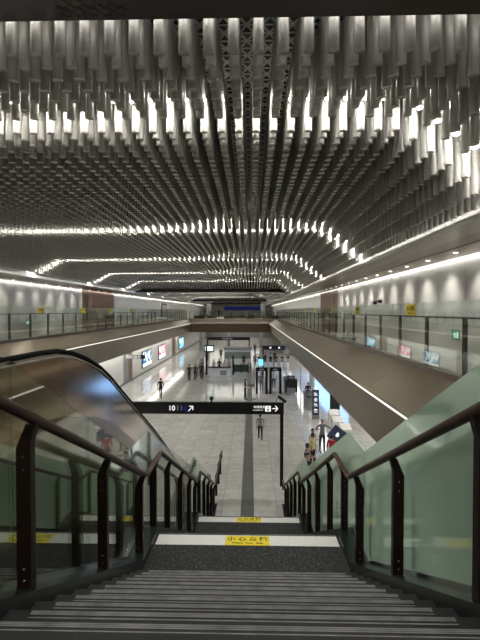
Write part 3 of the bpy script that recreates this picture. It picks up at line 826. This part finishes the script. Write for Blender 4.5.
for k in range(6):
    x = 1.0 + k * .72
    t = thing('ticket_gate', 'low grey ticket gate with black top, %s in the row beyond the metal detectors' % ('first', 'second', 'third', 'fourth', 'fifth', 'sixth')[k], 'ticket gate', (x, 56, CF), 0, 'ticket gates beyond the metal detectors')
    MB().box((-.12, -.8, 0), (.12, .8, .95), M['white']).build('body', t); MB().box((-.14, -.82, .95), (.14, .82, 1.03), M['black']).build('top', t)
    MB().prism([(-.24, .05), (.0, -.18), (.24, .05), (.0, .22)], 'y', -.03, .03, M['black']).build('status_sign', t).location = (0, -.7, 1.45)
    MB().cyl((0, -.7), .02, 1.0, 1.4, M['black'], 6).build('sign_stem', t)
# right: counter, totem, screen, machines
t = thing('glass_counter', 'grey counter with glass front at the foot of the right gallery', 'counter', (4.55, 33.2, CF))
MB().box((-.45, -.5, 0), (.35, 1.6, .95), M['grey']).build('body', t); MB().box((-.5, -.56, .95), (.4, 1.65, 1.02), M['black']).build('top', t); MB().box((-.47, -.54, .1), (.3, -.52, 1.5), M['glass']).build('front_glass', t)
t = thing('totem_sign', 'upright dark blue totem sign with four white characters', 'sign', (4.36, 30.0, CF))
MB().box((-.24, -.1, 0), (.24, .1, .28), M['grey']).build('base', t); MB().box((-.22, -.06, .28), (.22, .06, 1.95), M['board']).build('board', t)
for k, ch in enumerate('安全检查'): lettering(ch, .27, (0, -.062, 1.66 - k * .37), F, M['signwhite'], t, 'character', bold=.006)
MB().ball((0, 0, 2.08), .09, M['palescreen'], 8, 6).build('lamp', t)
t = thing('black_screen', 'black upright screen on a white stand under the right gallery', 'screen', (5.35, 28.6, CF))
MB().box((-.3, -.2, 0), (.3, .3, .9), M['white']).build('stand', t); MB().box((-.28, -.08, .95), (.32, .06, 1.95), M['black']).build('panel', t)
for k, (x, y) in enumerate(((5.0, 27.0), (4.9, 25.2), (5.0, 23.6))):
    t = thing('white_kiosk', ('white kiosk in front of the black screen', 'middle white kiosk of the three under the right gallery', 'white kiosk behind the blue board')[k], 'kiosk', (x, y, CF))
    MB().box((-.28, -.3, 0), (.28, .3, 1.0), M['white']).build('body', t)
    MB().prism([(-.3, 1.0), (.3, 1.0), (.3, 1.25), (-.3, 1.05)], 'x', -.28, .28, M['white']).build('slanted_top', t)
    MB().box((-.2, -.31, .35), (.2, -.3, .8), M['signdim']).build('panel', t)
t = thing('partition', 'pale upright partition edged with light beneath the right gallery', 'partition', (5.05, 36.6, CF))
MB().box((-.05, -1.0, 0), (.05, 1.6, 2.4), M['white']).build('sheet', t); MB().box((-.07, -1.0, 2.4), (.07, 1.6, 2.46), M['led']).build('light_edge', t)
t = thing('blue_board', 'dark blue board with a white mark held by the man in grey', 'board', (4.30, 22.3, CF + 1.0))
Rb = Matrix.Rotation(math.radians(38), 3, 'Y') @ Matrix.Rotation(math.radians(8), 3, 'Z')
MB().box((-.42, -.02, -.30), (.42, .02, .42), M['board'], Rb, (0, 0, .0)).build('panel', t)
bl = MB(); bl.ball((0, 0, 0), .1, M['signwhite'], 10, 4, (1, .05, 1.3)); e = bl.build('white_mark', t); e.location = (.02, -.03, .08)

# ------------------------------------------------------------------ far upper floor
t = thing('display_band', 'long dark blue display above the far upper floor', 'screen', (-2.2, 112, 2.0))
MB().box((-4.5, 0, -.5), (4.5, .3, .6), M['black']).build('case', t); MB().box((-4.4, -.02, -.42), (4.4, 0, .52), M['navy']).build('screen_face', t)
for x in (-4.2, 4.2): MB().cyl((x, .15), .04, .6, 2.95, M['black'], 6).build('hanger', t)
def planter(x, y, w, label):
    t = thing('planter', label, 'planter', (x, y, 0), 0, 'planters on the far upper floor')
    MB().box((-w / 2, -.3, 0), (w / 2, .3, .55), M['soffitbrown']).build('trough', t)
    lf = MB(); rnd = random.Random(int(x * 10 + y))
    for i in range(int(w * 90)):
        c = Vector((rnd.uniform(-w / 2, w / 2), rnd.uniform(-.3, .3), .5 + rnd.random() ** 1.3 * .75)); a = rnd.uniform(0, 6.28); l = .16
        u = Vector((math.cos(a), math.sin(a), rnd.uniform(-.4, .8))).normalized() * l; v = Vector((-math.sin(a), math.cos(a), 0)) * l * .35
        lf.add([c - u, c + v, c + u, c - v], [(0, 1, 2, 3)], M['leaf'])
    lf.build('foliage', t)
pos = ['first', 'second', 'third', 'fourth', 'fifth', 'sixth', 'seventh']
for k, x in enumerate((-9.6, -7.5, -4.0, -2.0, .1, 2.2, 4.0)): planter(x, 84 + (k % 2) * 2.5, 2.05, 'low leafy planter beyond the bridge rail, %s from the left' % pos[k])
for k, (x, y) in enumerate(((-9.0, 96), (2.6, 96))):
    struct('column', MB().box((x - .45, y - .45, 0), (x + .45, y + .45, 2.95), M['grey']), ('grey column on the far upper floor, on the left gallery side', 'grey column on the far upper floor, on the right gallery side')[k], 'column')
struct('door_1', MB().box((XWL - .0, 66, 0), (XWL + .06, 70.5, 2.5), M['wood']).box((XWL + .06, 66.8, 0), (XWL + .08, 69.7, 2.3), M['wall']), 'dark framed opening in the left gallery wall', 'door')
for k, (x, y) in enumerate(((-9.3, 84), (-4.5, 90), (2.0, 88), (5.6, 70))):
    struct('lower_column', MB().box((x - .3, y - .3, CF), (x + .3, y + .3, -2.39), M['grey']), ('column under the far bridge near the left wall', 'column under the far bridge in mid-concourse', 'column under the far bridge towards the right', 'column under the right gallery')[k], 'column')

# ------------------------------------------------------------------ people
def person(loc, rz, h, top, bottom_c, label, pose='stand', hair_short=True, cap=None, stripes=None, bag=None):
    """standing / walking figure; skeleton grown with a Skin modifier, then coloured by nearest limb"""
    root = thing('person', label, 'person', loc, rz)
    k = h / 1.70
    V = []; E = []; R = []; zone = []
    def nd(p, r, par=None, z='top'):
        V.append(Vector(p) * k); R.append((r[0] * k, r[1] * k) if isinstance(r, tuple) else (r * k, r * k)); zone.append(z)
        if par is not None: E.append((par, len(V) - 1))
        return len(V) - 1
    st = {'stand': .04, 'walk': .20, 'lean': .05}.get(pose, .05)
    ln = .18 if pose == 'lean' else 0.0
    pel = nd((0, 0, .95), (.145, .105), None, 'bot')
    sp1 = nd((0, -ln * .3, 1.12), (.135, .095), pel)
    sp2 = nd((0, -ln * .7, 1.30), (.155, .105), sp1)
    sp3 = nd((0, -ln, 1.41), (.11, .08), sp2)
    nk = nd((0, -ln * 1.1, 1.48), .052, sp3, 'skin')
    nk2 = nd((0, -ln * 1.2 - .005, 1.54), .052, nk, 'skin')
    for s in (-1, 1):
        hp = nd((s * .09, 0, .88), .095, pel, 'bot')
        kn = nd((s * .095, -st * s * .7 - (.03 if pose == 'walk' else 0), .49), .062, hp, 'bot')
        an = nd((s * .095, -st * s if s > 0 else st * 1.2, .10), .045, kn, 'bot')
        ty = V[an].y / k
        to = nd((s * .105, ty - .10, .045), .038, an, 'shoe')
        nd((s * .11, ty - .17, .035), .03, to, 'shoe')
        sh = nd((s * .185, -ln, 1.385), .058, sp3)
        if pose == 'reach' and s > 0:
            el = nd((s * .40, -.08, 1.24), .042, sh); wr = nd((s * .62, -.12, 1.22), .030, el, 'skin'); d = Vector((s * .9, -.25, .05)).normalized()
        elif pose == 'reach':
            el = nd((s * .34, .06, 1.17), .042, sh); wr = nd((s * .24, -.16, 1.24), .030, el, 'skin'); d = Vector((-s * .4, -.6, .25)).normalized()
        elif pose in ('phone', 'lean'):
            el = nd((s * .22, .02 - ln, 1.10), .042, sh); wr = nd((s * .10, -.24 - ln, 1.15), .030, el, 'skin'); d = Vector((-s * .3, -.8, .25)).normalized()
        else:
            sw = .12 * s if pose == 'walk' else .0
            el = nd((s * .235, sw * .5 + .02, 1.10), .042, sh); wr = nd((s * .245, sw - .03, .86), .030, el, 'skin'); d = Vector((0, -.25, -1)).normalized()
        W = V[wr] / k
        pm = nd(W + d * .07, (.036, .022), wr, 'skin')
        side = d.cross(Vector((0, 1, 0)) if abs(d.y) < .7 else Vector((1, 0, 0))).normalized()
        bend = side.cross(d) * .25
        for fi, (o_, ln_) in enumerate(((-.027, .065), (-.009, .078), (.009, .074), (.027, .058))):
            f1 = nd(W + d * .10 + side * o_, .0095, pm, 'skin')
            f2 = nd(W + d * (.10 + ln_ * .55) + side * o_ * 1.15 + bend * ln_ * .4, .0085, f1, 'skin')
            nd(W + d * (.10 + ln_) + side * o_ * 1.15 + bend * ln_ * 1.2, .007, f2, 'skin')
        t1 = nd(W + d * .045 - side * .04, .010, pm, 'skin'); nd(W + d * .09 - side * .06 + bend * .03, .008, t1, 'skin')
    me = bpy.data.meshes.new('body'); me.from_pydata([tuple(v) for v in V], E, []); me.update()
    o = bpy.data.objects.new('body', me); C.objects.link(o); o.parent = root
    sk = o.modifiers.new('skin', 'SKIN'); sk.use_smooth_shade = True
    for i, sv in enumerate(me.skin_vertices[0].data): sv.radius = R[i]; sv.use_root = (i == 0)
    sb_ = o.modifiers.new('sub', 'SUBSURF'); sb_.levels = 1; sb_.render_levels = 1
    dg = bpy.context.evaluated_depsgraph_get(); ev = o.evaluated_get(dg)
    nm = bpy.data.meshes.new_from_object(ev); o.modifiers.clear(); o.data = nm
    # head with brow, nose, chin and ears, joined to the neck
    bm = bmesh.new(); bm.from_mesh(nm)
    hc = Vector((0, -ln * 1.25 - .02, 1.605)) * k
    hd = bmesh.ops.create_uvsphere(bm, u_segments=16, v_segments=12, radius=1.0)['verts']
    for v in hd:
        x, y_, z = v.co
        sx, sy, sz = .076, .095, .118
        if z < 0: sx *= 1 - .28 * -z; 
        p = Vector((x * sx, y_ * sy, z * sz))
        if y_ < -.85 and abs(x) < .25: p.y -= .018 * (1 if -.35 < z < .15 else .3)
        if y_ < -.75 and .05 < z < .3 and .2 < abs(x) < .6: p.y += .008
        if abs(x) > .92 and abs(z) < .35: p.x *= 1.16
        v.co = p * k + hc
    hv = set(v.index for v in hd)
    bm.to_mesh(nm); bm.free()
    mats = {'top': cloth(top), 'bot': cloth(bottom_c), 'skin': M['skin'], 'shoe': M['shoe']}
    nm.materials.clear()
    order = ['top', 'bot', 'skin', 'shoe']
    for q in order: nm.materials.append(mats[q])
    if stripes: nm.materials.append(cloth(stripes))
    segs = [(V[a], V[b], zone[b]) for a, b in E]
    for p in nm.polygons:
        c = p.center; best = 9; bz = 'top'
        if (c - hc).length < .135 * k: bz = 'skin'
        else:
            for a, b, z in segs:
                ab = b - a; t_ = max(0, min(1, (c - a).dot(ab) / max(ab.length_squared, 1e-9))); dd = (a + ab * t_ - c).length
                if dd < best: best = dd; bz = z
            if bz in ('top', 'bot') and abs(c.x) < .17 * k: bz = 'top' if c.z > .93 * k else 'bot'
        p.material_index = order.index(bz); p.use_smooth = True
        if stripes and bz == 'top' and int(c.z / .09) % 2: p.material_index = 4
    # hair / cap
    hb = MB(); n, kk = 14, 7; vs = []; fs = []
    lim = 2.0 if hair_short else 2.6
    for i in range(kk + 1):
        a = lim * i / kk
        for j in range(n):
            b = 2 * PI * j / n
            front = max(0.0, -math.sin(b))
            aa = a * (1 - .42 * front)
            vs.append(hc + Vector((.086 * math.sin(aa) * math.cos(b), .105 * math.sin(aa) * math.sin(b) + .006, .128 * math.cos(aa))) * k)
    for i in range(kk):
        for j in range(n): fs.append((i * n + j, (i + 1) * n + j, (i + 1) * n + (j + 1) % n, i * n + (j + 1) % n))
    hb.add(vs, fs, cloth(cap) if cap else M['hair'])
    if cap: hb.box((-.06 * k, -.19 * k, -.01), (.06 * k, -.07 * k, .005), cloth(cap), Matrix.Identity(3), hc + Vector((0, 0, .055)) * k)
    hb.build('cap' if cap else 'hair', root, True)
    eb = MB()
    for s in (-1, 1): eb.ball(hc + Vector((s * .03, -.088, .012)) * k, .010 * k, M['ink'], 6, 4)
    eb.build('eyes', root)
    mo = MB(); mo.box((-.02 * k, -.004, -.003), (.02 * k, .004, .003), cloth((.35, .12, .10)), Matrix.Identity(3), hc + Vector((0, -.088, -.055)) * k); mo.build('mouth', root)
    if bag:
        bgm = MB(); bgm.box((-.14 * k, .10 * k, 1.0 * k), (.14 * k, .24 * k, 1.40 * k), cloth(bag)); bgm.box((-.10 * k, .24 * k, 1.03 * k), (.10 * k, .27 * k, 1.22 * k), cloth(bag))
        b_ = bgm.build('backpack'); b_.parent = None; b_.location = loc; b_.rotation_euler = (0, 0, rz)
        tag(b_, 'small backpack worn by the person under the overhead sign', 'backpack')
    return root
DK = (.02, .02, .022); GY = (.16, .17, .18)
person((-7.35, 36.6, CF), PI, 1.70, DK, DK, 'person in dark clothes walking alone near the left wall', 'walk')
person((-6.28, 45.9, CF), PI, 1.72, DK, DK, 'leftmost of three people in dark clothes walking together', 'walk')
person((-5.72, 46.4, CF), PI, 1.70, (.05, .05, .055), DK, 'middle of three people in dark clothes walking together', 'walk')
person((-5.12, 46.9, CF), PI, 1.76, DK, DK, 'rightmost of three people in dark clothes walking together', 'walk')
person((.57, 25.0, CF), PI, 1.46, (.22, .23, .20), DK, 'person in olive grey top walking away under the overhead sign', 'walk', False)
person((-.42, 36.4, CF), PI / 2, 1.68, DK, DK, 'person in black standing beside the slim notice stand', 'phone')
person((3.66, 22.8, CF), .25, 1.72, (.17, .19, .21), DK, 'man in grey shirt and cap stretching out his arm to the blue board', 'reach', True, (.30, .29, .27))
person((3.02, 21.7, CF), .6, 1.52, (.55, .55, .52), DK, 'dark haired person in white top behind the one in yellow', 'phone')
person((2.86, 20.5, CF), .8, 1.64, (.62, .58, .30), DK, 'person in pale yellow shirt and dark trousers in the huddle', 'stand', False)
person((2.42, 18.9, CF), 1.0, 1.62, (.30, .29, .28), DK, 'person in grey striped top nearest the stairs in the huddle', 'phone', False, None, (.04, .04, .045))
person((3.72, 20.4, CF), 2.6, 1.58, (.45, .02, .04), DK, 'person in red top in front of the blue board', 'stand')
person((4.5, 35.3, CF), .0, 1.62, DK, DK, 'person in black bending over the glass counter', 'lean')
person((.98, 40.6, CF), .0, 1.66, (.30, .30, .32), (.10, .10, .12), 'person behind the left metal detector, in grey', 'stand')
person((2.18, 41.9, CF), .0, 1.70, (.55, .54, .50), DK, 'person in pale top behind the right metal detector', 'stand')
person((-4.2, 51.3, CF), 0, 1.62, (.50, .45, .42), DK, 'person in pinkish top at the left end behind the white counter', 'stand')
person((-3.6, 51.6, CF), 0, 1.70, DK, DK, 'person in black behind the white counter', 'stand')
person((-3.0, 51.3, CF), 0, 1.60, (.60, .58, .52), DK, 'person in cream top behind the white counter', 'phone')
person((-2.5, 51.8, CF), 0, 1.66, (.35, .36, .34), DK, 'person in grey at the right end behind the white counter', 'stand')
for k, (x, y, c, hh, tx) in enumerate(((-.9, 57.5, DK, 1.7, 'in black, left of the ticket gates'), (.6, 58.6, GY, 1.66, 'in dark grey, at the first ticket gate'), (1.9, 59.4, DK, 1.72, 'in black, beyond the second ticket gate'),
        (2.7, 60.5, (.4, .4, .42), 1.64, 'in light grey, beyond the third ticket gate'), (3.3, 62.0, DK, 1.7, 'in black, beyond the last ticket gates'), (-4.4, 66.5, DK, 1.74, 'in black, under the wide overhead sign on its left half'), (-.6, 67.5, (.5, .5, .5), 1.68, 'in pale grey, under the wide overhead sign on its right half'),
        (.7, 75.0, DK, 1.72, 'in black, walking far down the concourse'))):
    person((x, y, CF), (0, PI)[k % 2], hh, c, DK, 'distant person ' + tx, 'walk')
person((-5.9, 83.0, 0), PI, 1.72, DK, DK, 'distant person in black standing on the far bridge', 'stand')

# ------------------------------------------------------------------ lights of the place
def area(name, loc, sx, sy, e, rot=(0, 0, 0), col=(1, .97, .90)):
    ld = bpy.data.lights.new(name, 'AREA'); ld.shape = 'RECTANGLE'; ld.size = sx; ld.size_y = sy; ld.energy = e; ld.color = col
    o = bpy.data.objects.new(name, ld); C.objects.link(o); o.location = loc; o.rotation_euler = rot
    return o
area('under_gallery_right_light', (6.0, 40, -2.44), 1.2, 70, 480)
area('under_gallery_left_light', (-11.7, 42, -2.44), .5, 70, 480)
area('under_bridge_light', (-3.4, 102, -2.44), 13, 40, 800)
area('far_gallery_light', (-3.4, 100, 3.1), 12, 34, 1100)
area('stair_head_light', (0, -1.0, 4.05), 4, 3, 125)

w = bpy.data.worlds.new('World'); bpy.context.scene.world = w; w.use_nodes = True
w.node_tree.nodes['Background'].inputs[0].default_value = (.9, .95, 1, 1); w.node_tree.nodes['Background'].inputs[1].default_value = .02

# ------------------------------------------------------------------ camera
cd = bpy.data.cameras.new('Camera'); cam = bpy.data.objects.new('Camera', cd); C.objects.link(cam)
cd.sensor_fit = 'VERTICAL'; cd.sensor_height = 24.0; cd.lens = 24.0 * 450 / 640
cam.location = (CAMX, 0, CAMZ)
pitch = math.atan(9 / 450); yaw = math.atan(11 / 450)
cam.rotation_euler = (PI / 2 - pitch, 0, yaw)
cd.clip_end = 400; cd.clip_start = .05
sc = bpy.context.scene; sc.camera = cam
sc.view_settings.view_transform = 'Standard'; sc.view_settings.look = 'None'; sc.view_settings.exposure = 0.78; sc.view_settings.gamma = 1.0
sc.view_settings.use_curve_mapping = False
cy = sc.cycles
cy.use_denoising = True
cy.max_bounces = 8; cy.diffuse_bounces = 4; cy.glossy_bounces = 4; cy.transmission_bounces = 4; cy.transparent_max_bounces = 24
cy.sample_clamp_indirect = 6.0; cy.sample_clamp_direct = 0; cy.caustics_reflective = False; cy.caustics_refractive = False
